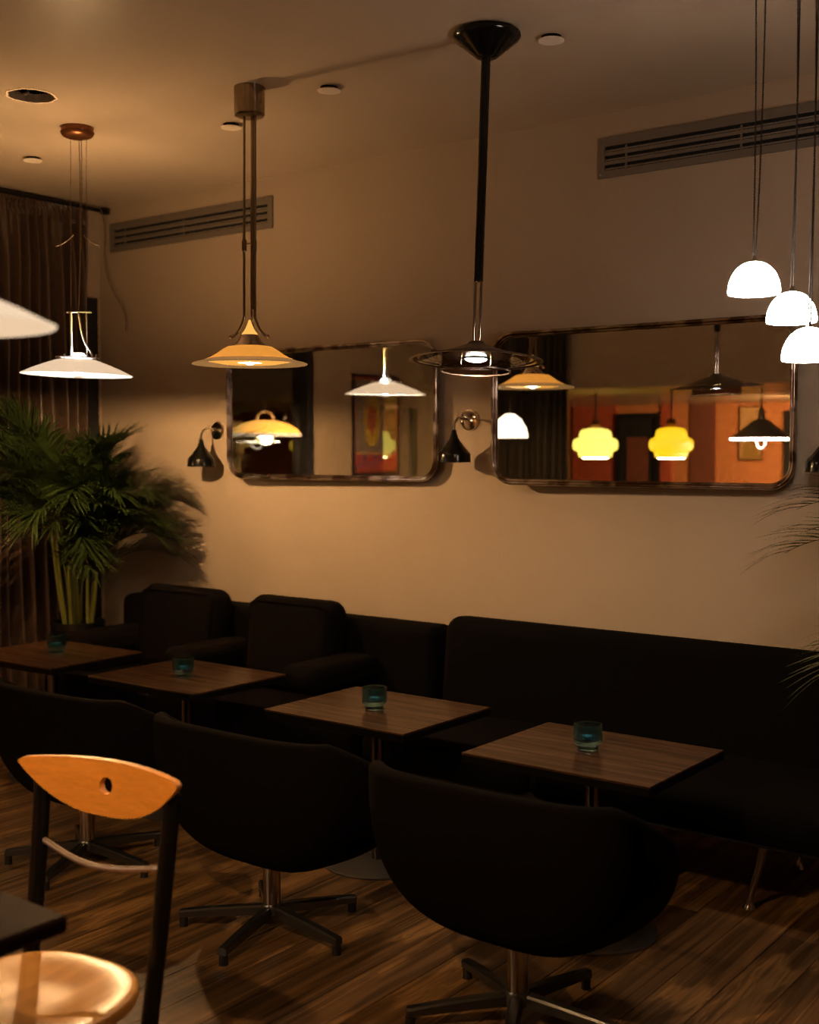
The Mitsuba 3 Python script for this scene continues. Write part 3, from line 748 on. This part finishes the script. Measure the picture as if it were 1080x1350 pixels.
GP = [(0.034, 0.0), (0.036, 0.001), (0.037, 0.014), (0.039, 0.019), (0.0465, 0.027), (0.0485, 0.034), (0.0485, 0.082), (0.0480, 0.088), (0.0465, 0.089), (0.0450, 0.088), (0.0448, 0.04), (0.0440, 0.036), (0.020, 0.034)]
GD = [0, 0, .0003, .0004, .0006, .0009, .0009, .0, 0, 0, 0, 0, 0]
glass_ply = mikit.ply(ribbed(GP, 36, GD), 'teal_glass', smooth=True)
wax_ply = mikit.ply(lathe([(0, 0.0345), (0.019, 0.0345), (0.0195, 0.036), (0.0195, 0.047), (0.018, 0.048), (0, 0.047)], 28), 'wax', smooth=30)
wick_ply = mikit.ply(rod((0, 0, 0.046), (0.001, 0, 0.055), 0.0008, 6), 'cord_dark')
for (x, y, lab) in ((-5.098, -1.132, 'ribbed blue glass candle holder on the far left table'), (-4.089, -1.185, 'ribbed blue glass candle holder on the second table from the curtain'),
                    (-2.966, -1.190, 'ribbed blue glass candle holder on the third table from the curtain'), (-1.979, -1.242, 'ribbed blue glass candle holder on the table behind the nearest swivel chair')):
    t = thing('candle_holder', lab, 'candle holder', 'blue glass candle holders on the tables')
    at = T().translate([x, y, 0.6205])
    put(t + '__glass', glass_ply, None, to_world=at)
    put(t + '__tealight', wax_ply, None, to_world=at)
    put(t + '__wick', wick_ply, None, to_world=at)

# ------------------------------------------------------------------ swivel tub chairs
def shell_mesh(a, back, front, ztop, zfront, zb, th, zseat):
    """A tub: wide D-shaped cross sections on a half-round profile, open towards +y, with an inner face."""
    nu, nv = 96, 22
    u = np.linspace(0, 2 * PI, nu, endpoint=False)
    cu, su = np.cos(u), np.sin(u)
    e = np.where(su < 0, 2 / 3.4, 2 / 2.6)
    X0 = np.sign(cu) * np.abs(cu) ** e
    Y0 = np.sign(su) * np.abs(su) ** e
    yr = np.where(Y0 < 0, Y0 * back, Y0 * front)
    rim = ztop - (ztop - zfront) * np.clip((yr + 0.165) / (front + 0.165), 0, 1) ** 1.05
    def surf(s, z, off):
        yy = np.where(Y0 < 0, back, front)
        return np.c_[X0 * np.maximum(a * s - off, 0.01), Y0 * np.maximum(yy * s - off, 0.01), z]
    rows = []
    q = 2 / 2.7
    for v in np.linspace(0.10, 1, nv):
        ph = v * PI / 2
        s = math.sin(ph) ** q
        k = 1 - math.cos(ph) ** q
        rows.append(surf(s, zb + (rim - th / 2 - zb) * k, 0))
    for w in np.linspace(0.15, 0.85, 6):
        rows.append(surf(1.0, rim - th / 2 + th / 2 * math.sin(w * PI), th / 2 * (1 - math.cos(w * PI))))
    for k in np.linspace(0, 1, 8):
        z = (rim - th / 2) * (1 - k) + zseat * k
        rows.append(surf(1.0 - 0.16 * k, np.minimum(z, rim - th / 2), th))
    P = np.array(rows)
    m = grid(P, True)
    v = np.vstack([m.vertices, [0, 0, zb], [0, 0, zseat]])
    n0 = len(m.vertices)
    r = np.arange(nu)
    b = (len(rows) - 1) * nu
    f = np.vstack([m.faces, np.stack([(r + 1) % nu, r, r * 0 + n0], 1), np.stack([b + r, b + (r + 1) % nu, r * 0 + n0 + 1], 1)])
    out = trimesh.Trimesh(v, f, process=False)
    if out.volume < 0:
        out.invert()
    return out


SHELL = mikit.ply(shell_mesh(0.450, 0.25, 0.42, 0.722, 0.43, 0.224, 0.050, 0.36), 'black_fabric', smooth=True)
pad = rbox(0.70, 0.48, 0.10, 0.045, 24)
PAD = mikit.ply(moved(pad, 0, 0.09, 0.385), 'black_fabric', smooth=50)
COLUMN = mikit.ply(lathe([(0, 0.07), (0.030, 0.07), (0.030, 0.252), (0, 0.252)], 32), 'chrome', smooth=35)
HUB = mikit.ply(lathe([(0, 0.048), (0.030, 0.048), (0.040, 0.058), (0.042, 0.080), (0.034, 0.094), (0, 0.096)], 32), 'aluminium', smooth=35)


def spoke_mesh(a):
    """One star-base arm: tapering, falling outwards."""
    secs = []
    for s in np.linspace(0, 1, 7):
        r = 0.028 + s * 0.295
        zt = 0.088 - 0.030 * s ** 1.2
        hgt = 0.036 - 0.012 * s
        w = 0.019 - 0.003 * s
        secs.append([(r, -w, zt - hgt), (r, w, zt - hgt), (r, w, zt - 0.006), (r, w * 0.7, zt), (r, -w * 0.7, zt), (r, -w, zt - 0.006)])
    P = np.array(secs)
    m = grid(P, True)
    n = 6
    caps = []
    for i0, fl in ((0, False), (6 * n, True)):
        for k in range(1, n - 1):
            tri = [i0, i0 + k, i0 + k + 1]
            caps.append(tri[::-1] if fl else tri)
    m = trimesh.Trimesh(m.vertices, np.vstack([m.faces, caps]), process=False)
    m.fix_normals()
    m.apply_transform(trimesh.transformations.rotation_matrix(a, (0, 0, 1)))
    return m


SPOKES = [(mikit.ply(spoke_mesh(math.radians(-4 + 72 * k)), 'aluminium', smooth=30),
           mikit.ply(lathe([(0, 0.034), (0.013, 0.034), (0.015, 0.026), (0.014, 0.006), (0.016, 0.0), (0, 0.0)], 18, (0.312 * math.cos(math.radians(-4 + 72 * k)), 0.312 * math.sin(math.radians(-4 + 72 * k)), 0)), 'black_plastic', smooth=30)) for k in range(5)]


def tub_chair(label, bx, by, sx=-0.03, sy=0.03, spin=0.0):
    t = thing('tub_chair', label, 'chair', 'black swivel tub chairs')
    at = T().translate([bx, by, 0]).rotate([0, 0, 1], spin)
    sh = T().translate([bx + sx, by + sy, 0])
    put(t + '__shell', SHELL, None, to_world=sh)
    put(t + '__seat_pad', PAD, None, to_world=sh)
    put(t + '__column', COLUMN, None, to_world=at)
    put(t + '__hub', HUB, None, to_world=at)
    for s, f in SPOKES:
        k = put(t + '__spoke', s, None, to_world=at)
        put(k + '__foot', f, None, to_world=at)


tub_chair('black fabric swivel tub chair at far left, partly behind the wooden chair', -3.885, -1.885, spin=9)
tub_chair('black fabric swivel tub chair in the middle, right of the wooden chair', -2.828, -1.923)
tub_chair('black fabric swivel tub chair nearest the camera, on a five-arm base at the bottom edge', -1.800, -1.975, spin=12)

# ------------------------------------------------------------------ wooden chair and dark table in the foreground
t = thing('wooden_chair', 'wooden chair with an orange half-moon backrest, black posts and a pale seat, in the foreground', 'chair')
CH = np.array([-2.335, -3.15, 0.0])
CR = math.radians(9)
def chair_space(m):
    m = m.copy()
    m.apply_transform(trimesh.transformations.rotation_matrix(CR, (0, 0, 1)))
    m.apply_translation(CH)
    return m
# backrest: half-moon outline with a round hole, bent around the sitter
w2, hb = 0.256, 0.112
top = [(x, 0.012 * (1 - (x / w2) ** 2)) for x in np.linspace(-w2 + 0.012, w2 - 0.012, 25)]
a = np.linspace(0, PI, 41)[1:-1]
low = [(w2 * math.cos(q), -0.012 - hb * (1 - abs(math.cos(q)) ** 2.5)) for q in a]
outline = sg.Polygon(top + [(w2, -0.006)] + low + [(-w2, -0.006)]).buffer(-0.004).buffer(0.004, quad_segs=6)
outline = outline.difference(sg.Point(0.0, -0.050).buffer(0.021, quad_segs=10))
m = trimesh.creation.extrude_polygon(outline, 0.018, engine='earcut')
mm = m3.Manifold(m3.Mesh(np.asarray(m.vertices, np.float32), np.asarray(m.faces, np.uint32))).refine_to_length(0.014).to_mesh()
v = np.array(mm.vert_properties[:, :3], float)
edge = v.copy()
x, y, z = v[:, 0], v[:, 1], v[:, 2] - 0.009
BEND = 0.045
v = np.c_[x, 0.175 + z - BEND * (x / w2) ** 2 + 0.10 * y, 0.872 + y]
put(t + '__backrest', chair_space(trimesh.Trimesh(v, mm.tri_verts, process=False)), 'beech', 40)
for s in (-1, 1):
    pts = [(s * 0.192, 0.030, 0.0), (s * 0.196, 0.075, 0.25), (s * 0.200, 0.110, 0.45), (s * 0.204, 0.135, 0.62), (s * 0.208, 0.152, 0.76), (s * 0.208, 0.158, 0.835)]
    m = tube(spline(pts, 26), 0.021, 16)
    k = put(t + '__post', chair_space(m), 'black_metal', True)
    put(t + '__leg', chair_space(tube(spline([(s * 0.20, -0.24, 0.0), (s * 0.195, -0.225, 0.2), (s * 0.185, -0.205, 0.42)], 12), [0.014] * 2 + [0.017] * 6 + [0.019] * 4, 14)), 'black_metal', True)
put(t + '__stretcher', chair_space(tube(spline([(-0.20, 0.140, 0.668), (-0.10, 0.128, 0.644), (0, 0.120, 0.634), (0.10, 0.128, 0.640), (0.20, 0.140, 0.656)], 24), 0.0075, 12)), 'stretcher_metal', True)
# seat: rounded, dished on top
u = np.linspace(0, 2 * PI, 72, endpoint=False)
rows = []
def seat_ring(f, z):
    c, s_ = np.cos(u), np.sin(u)
    e = 2 / 2.7
    X = np.sign(c) * np.abs(c) ** e * 0.225 * (1 - 0.10 * s_)
    Y = np.sign(s_) * np.abs(s_) ** e * 0.205 - 0.140
    P = np.c_[X * f + 0.060, (Y + 0.140) * f - 0.140, np.full(72, z)]
    return P
def dish(f):
    return 0.442 - 0.017 * (1 - smooth01(0.25, 0.92, f))
def smooth01(a, b, x):
    q = min(1, max(0, (x - a) / (b - a)))
    return q * q * (3 - 2 * q)
for f in (0.02, 0.15, 0.3, 0.42, 0.54, 0.66, 0.76, 0.86, 0.93):
    rows.append(seat_ring(f, dish(f)))
for f, z in ((0.965, 0.4415), (0.985, 0.4390), (1.0, 0.4330), (1.0, 0.416), (0.985, 0.408), (0.93, 0.405), (0.5, 0.405), (0.02, 0.405)):
    rows.append(seat_ring(f, z))
P = np.array(rows)
m = grid(P, True)
b = (len(rows) - 1) * 72
r = np.arange(72)
m = trimesh.Trimesh(np.vstack([m.vertices, [0.060, -0.140, 0.425], [0.060, -0.140, 0.405]]), np.vstack([m.faces, np.stack([r, (r + 1) % 72, r * 0 + b + 72], 1), np.stack([b + (r + 1) % 72, b + r, r * 0 + b + 73], 1)]), process=False)
m.fix_normals()
put(t + '__seat', chair_space(m), 'seat_beech', 50)

t = thing('dining_table', 'dark glossy tabletop corner at the lower left edge, in front of the wooden chair', 'table')
mat('dark_gloss', (0.020, 0.008, 0.006), 0.55, specular=0.03)
put(t + '__tabletop', moved(bevelled(0.75, 0.75, 0.036, 0.006), -1.925 - 0.375, -3.428 - 0.375, 0.722, 0.0), 'dark_gloss')
put(t + '__pole', lathe([(0, 0.02), (0.035, 0.02), (0.035, 0.70), (0, 0.70)], 28, (-2.30, -3.80, 0)), 'black_metal', 35)
put(t + '__base', lathe([(0, 0.03), (0.04, 0.028), (0.24, 0.012), (0.25, 0.0), (0, 0.0)], 48, (-2.30, -3.80, 0)), 'black_metal', 35)
put(t + '__mount', box(-2.45, -2.15, -3.95, -3.65, 0.694, 0.705), 'black_metal')

# ------------------------------------------------------------------ palms
def frond_mesh(base, az, length, rise, droop, nleaf=30, leaf=0.30, seed=0, xmin=None, ymax=None, wide=0.007):
    rng = np.random.default_rng(seed)
    n = 26
    s = np.linspace(0, 1, n)
    el = rise - droop * s ** 1.5
    ds = length / (n - 1)
    d = np.c_[np.cos(el) * math.cos(az), np.cos(el) * math.sin(az), np.sin(el)]
    P = np.array(base) + np.r_[[np.zeros(3)], np.cumsum((d[:-1] + d[1:]) / 2 * ds, axis=0)]
    def keep(V):
        V = V.copy()
        if xmin is not None:
            V[:, 0] = np.maximum(V[:, 0], xmin + 0.12 * (V[:, 0] - xmin) * (V[:, 0] < xmin))
        if ymax is not None:
            V[:, 1] = np.where(V[:, 1] > ymax, ymax + 0.03 * np.tanh((V[:, 1] - ymax) * 6), V[:, 1])
        return V
    parts = [tube(keep(P), 0.0050 * (1 - 0.8 * s), 5)]
    side = np.array([-math.sin(az), math.cos(az), 0.0])
    for i in range(nleaf):
        f = 0.26 + 0.74 * (i + 0.3 * rng.random()) / nleaf
        q = np.array([np.interp(f, s, P[:, k]) for k in range(3)])
        tg = np.array([np.interp(f, s, d[:, k]) for k in range(3)])
        up = np.cross(tg, side) * -1
        up = up if up[2] > 0 else -up
        ll = leaf * (0.45 + 0.75 * math.sin(PI * min(1, 0.18 + 0.75 * (f - 0.26) / 0.74))) * (0.85 + 0.3 * rng.random())
        for sg_ in (-1, 1):
            ang_ = 0.75 - 0.38 * f + 0.12 * rng.standard_normal()
            dr_ = side * sg_ * math.sin(ang_) + tg * math.cos(ang_) + up * 0.32
            dr_ /= np.linalg.norm(dr_)
            k = np.linspace(0, 1, 5)
            c = q + dr_ * ll * k[:, None] + np.array([0, 0, -1.0]) * (ll * 0.30 * (0.7 + 0.6 * rng.random())) * (k ** 2)[:, None]
            wd = wide * np.array([0.55, 1.0, 0.9, 0.6, 0.05])
            wv = np.cross(dr_, up)
            wv /= np.linalg.norm(wv) + 1e-9
            A = c + wv * wd[:, None]
            B = c - wv * wd[:, None]
            V = keep(np.vstack([A, B]))
            F = []
            for j in range(4):
                F += [(j, j + 1, 5 + j), (j + 1, 6 + j, 5 + j)]
            parts.append(trimesh.Trimesh(V, F, process=False))
    return join(*parts)


def palm(label, x, y, top, r, fronds, xmin, ymax, seed, canes=9, nleaf=40, wide=0.0060):
    rng = np.random.default_rng(seed)
    t = thing('potted_palm', label, 'plant')
    put(t + '__pot', lathe([(0, 0.0), (r * 0.72, 0.0), (r * 0.75, 0.01), (r * 0.97, top - 0.05), (r * 1.02, top - 0.045), (r * 1.03, top), (r * 0.96, top), (r * 0.94, top - 0.035), (0, top - 0.035)], 48, (x, y, 0)), 'black_plastic', 35)
    put(t + '__soil', lathe([(0, top - 0.025), (r * 0.93, top - 0.028), (r * 0.93, top - 0.034), (0, top - 0.034)], 32, (x, y, 0)), 'soil')
    for k in range(canes):
        a_ = rng.random() * 2 * PI
        rr = r * 0.55 * math.sqrt(rng.random())
        b = np.array([x + rr * math.cos(a_), y + rr * math.sin(a_), top - 0.04])
        e = b + np.array([0.10 * math.cos(a_) * rng.random(), 0.10 * math.sin(a_) * rng.random(), 0.42 + 0.22 * rng.random()])
        put(t + '__cane', tube(spline([b, (b + e) / 2 + rng.normal(0, 0.008, 3), e], 10), np.linspace(0.013, 0.007, 10), 9), 'cane', True)
    for i, (az, ln, rise, droop, zb) in enumerate(fronds):
        b = (x + 0.05 * math.cos(az), y + 0.05 * math.sin(az), top + zb)
        put(t + '__frond', frond_mesh(b, az, ln, rise, droop, nleaf, 0.30, seed * 100 + i, xmin, ymax, wide), 'leaf', False)
    return t


rng = np.random.default_rng(11)
fl = []
for i in range(44):
    az = math.radians(rng.uniform(-155, 50))
    side = max(0.0, math.cos(az))
    fl.append((az, rng.uniform(0.75, 1.18) * (1 - 0.34 * side), math.radians(rng.uniform(64, 88)), math.radians(rng.uniform(60, 115)), rng.uniform(0.22, 0.60)))
for i in range(10):
    az = math.radians(rng.uniform(-35, 30))
    fl.append((az, rng.uniform(0.50, 0.72), math.radians(rng.uniform(50, 68)), math.radians(rng.uniform(60, 105)), rng.uniform(0.15, 0.35)))
p1 = palm('large potted palm in a black pot in the left corner, in front of the curtain', -5.83, -0.44, 0.64, 0.150, fl, -5.93, -0.05, 5, 11)
for b, az, ln in (((-5.70, -0.62, 1.30), -1.0, 0.22), ((-5.62, -0.60, 1.12), -0.6, 0.25)):
    put(p1 + '__dry_frond', frond_mesh(b, az, ln, 0.2, 2.2, 7, 0.09, int(ln * 100)), 'dry_leaf')
fl = []
for az, ln, rise, droop, zb in ((178, 1.02, 66, 92, 0.36), (188, 0.98, 62, 96, 0.30), (172, 0.74, 58, 98, 0.12), (194, 0.70, 56, 100, 0.08)):
    fl.append((math.radians(az), ln, math.radians(rise), math.radians(droop), zb))
for i in range(26):
    az = math.radians(rng.uniform(-110, 110))
    fl.append((az, rng.uniform(0.7, 1.05), math.radians(rng.uniform(55, 82)), math.radians(rng.uniform(70, 120)), rng.uniform(0.1, 0.4)))
palm('potted palm whose frond tips reach in at the right edge, beside the long sofa', -0.73, -0.42, 0.62, 0.155, fl, None, -0.05, 8, 8, 22, 0.0150)

# ------------------------------------------------------------------ the room behind the camera, as the mirrors show it
def panel(n, x0, x1, m, lab):
    structure(f'trim_{n}', box(x0, x1, BACKY, BACKY + 0.03, 0.0, LOW), m, label=lab)
panel(1, -6.85, -6.29, 'red_wall', 'red wall panel left of the dark doorway, in the right mirror')
panel(2, -5.73, -5.60, 'red_wall', 'narrow red wall panel right of the dark doorway, in the right mirror')
panel(3, -5.37, -5.08, 'brown_wall', 'dark brown wall panel, in the right mirror')
for n, (a, b) in enumerate(((-6.28, -5.74), (-4.29, -3.60)), 1):
    structure(f'door_{n}', box(a + 0.05, b - 0.05, BACKY, BACKY + 0.04, 0.0, 2.02), 'void')
    put(f'door_{n}__frame', join(box(a, a + 0.06, BACKY, BACKY + 0.06, 0, 2.08), box(b - 0.06, b, BACKY, BACKY + 0.06, 0, 2.08), box(a, b, BACKY, BACKY + 0.06, 2.02, 2.08)), 'black_plastic')
    put(f'door_{n}__panel', box(a + 0.14, b - 0.14, BACKY + 0.04, BACKY + 0.048, 0.2, 1.8), 'brown_wall')


def tassel(p, n, uv):
    dx = dr.abs(p.x + 4.68)
    tri = smoothstep(0.0, 0.004, (2.05 - p.z) * 0.22 - dx)
    return mix((0.42, 0.24, 0.10), (0.26, 0.14, 0.03), tri)


t = thing('framed_picture', 'small framed picture on the orange wall, reflected in the right mirror', 'picture')
put(t + '__print', box(-4.800, -4.560, BACKY, BACKY + 0.012, 1.55, 2.12), mat('tassel_print', proc(tassel), 0.6))
put(t + '__frame', join(box(-4.815, -4.800, BACKY, BACKY + 0.02, 1.535, 2.135), box(-4.560, -4.545, BACKY, BACKY + 0.02, 1.535, 2.135), box(-4.800, -4.560, BACKY, BACKY + 0.02, 1.535, 1.55), box(-4.800, -4.560, BACKY, BACKY + 0.02, 2.12, 2.135)), 'copper')

# divider curtain hung from the soffit
k = thing('curtain', 'dark striped curtain drawn aside at the back room opening, reflected in the right mirror', 'curtain')
m = drape(-0.36, 0.36, 0, 0.02, 3.06, 11, 0.035, 9)
m.apply_transform(trimesh.transformations.rotation_matrix(PI / 2, (0, 0, 1)))
put(k, moved(m, -5.22, SOFFIT + 0.09, 0), mat('dark_curtain', (0.045, 0.036, 0.024), 0.8), True, fixed=True)
put(k + '__heading', box(-5.58, -4.86, SOFFIT + 0.07, SOFFIT + 0.10, 3.03, 3.08), 'dark_curtain')
t = thing('curtain_rail', 'black rail along the soffit that carries the dark divider curtain', 'curtain rail')
put(t + '__bar', box(-5.6, -3.4, SOFFIT + 0.07, SOFFIT + 0.10, 3.08, 3.11), 'black_metal')
put(t + '__bracket', box(-4.8, -4.78, SOFFIT, SOFFIT + 0.08, 3.085, 3.105), 'black_metal')
put(t + '__bracket', box(-3.6, -3.58, SOFFIT, SOFFIT + 0.08, 3.085, 3.105), 'black_metal')


# framed poster on the left wall: bordered panels with plain scroll ornament
def poster(p, n, uv):
    u, v = (p.y + 3.635) / 0.64, (p.z - 1.46) / 0.80        # 0..1 across and up
    tex = fbm(p.y * 60, p.z * 60, 0, 3)
    field = mix((0.16, 0.15, 0.17), (0.26, 0.20, 0.13), smoothstep(0.4, 0.6, tex))
    cu, cv = (u - 0.60) / 0.20, (v - 0.56) / 0.30
    oval = dr.square(cu) + dr.square(cv)
    c = mix(field, (0.44, 0.30, 0.05), smoothstep(1.0, 0.85, oval) * smoothstep(0.35, 0.6, tex + 0.15))
    c = mix(c, (0.34, 0.10, 0.05), smoothstep(0.30, 0.22, oval))
    col = smoothstep(0.300, 0.296, u)
    c = mix(c, mix((0.34, 0.30, 0.08), (0.20, 0.22, 0.06), smoothstep(0.45, 0.55, fbm(p.y * 30, p.z * 30, 4, 2))), col)
    band = smoothstep(0.205, 0.200, v)
    scroll = smoothstep(0.47, 0.53, 0.5 + 0.5 * dr.sin(fbm(p.y * 13, p.z * 13, 2, 2) * 40))
    c = mix(c, mix((0.50, 0.075, 0.045), (0.09, 0.075, 0.16), scroll * smoothstep(0.30, 0.36, u)), band)
    line = smoothstep(0.010, 0.006, dr.minimum(dr.abs(v - 0.205), dr.abs(u - 0.30)))
    c = mix(c, (0.50, 0.36, 0.16), line)
    rim = smoothstep(0.035, 0.030, dr.minimum(dr.minimum(u, 1 - u), dr.minimum(v, 1 - v)))
    return mix(c, (0.28, 0.055, 0.03), rim) * 1.7


t = thing('framed_poster', 'tall framed poster with a red lower band, reflected in the left mirror', 'poster')
py0, py1, pz0, pz1 = -3.635, -2.995, 1.46, 2.26
put(t + '__print', box(LEFT, LEFT + 0.010, py0, py1, pz0, pz1), mat('poster_print', proc(poster), 0.7))
put(t + '__frame', join(box(LEFT, LEFT + 0.02, py0 - 0.02, py0, pz0 - 0.02, pz1 + 0.02), box(LEFT, LEFT + 0.02, py1, py1 + 0.02, pz0 - 0.02, pz1 + 0.02), box(LEFT, LEFT + 0.02, py0, py1, pz0 - 0.02, pz0), box(LEFT, LEFT + 0.02, py0, py1, pz1, pz1 + 0.02)), 'dark_frame')
put(t + '__glass', box(LEFT + 0.014, LEFT + 0.016, py0, py1, pz0, pz1), 'clear_pane')
structure('trim_4', box(LEFT, LEFT + 0.03, -3.92, -3.84, 0.0, 2.02), mat('olive_trim', (0.13, 0.12, 0.07), 0.6), label='olive trim strip right of the framed poster')

# outside the window: a stone pier and dark ground
structure('ground', box(-14, LEFT - 0.14, -8, 2, -0.2, -0.1), 'void')
t = thing('stone_pier', 'pale rough stone pier outside the dark window, reflected in the left mirror', 'pier')
mat('sandstone', (0.30, 0.22, 0.13), 0.9)
z = -0.1
i = 0
while z < 1.72:
    h = 0.17 + 0.05 * ((i * 7) % 3)
    m = bevelled(0.42 - 0.03 * (i % 2), 0.40 - 0.02 * ((i * 5) % 3), h - 0.012, 0.02)
    put(t + '__stone', moved(m, -6.72 + 0.01 * (i % 3), -1.86, z + h / 2, 0.05 * ((i % 3) - 1)), 'sandstone')
    z += h
    i += 1
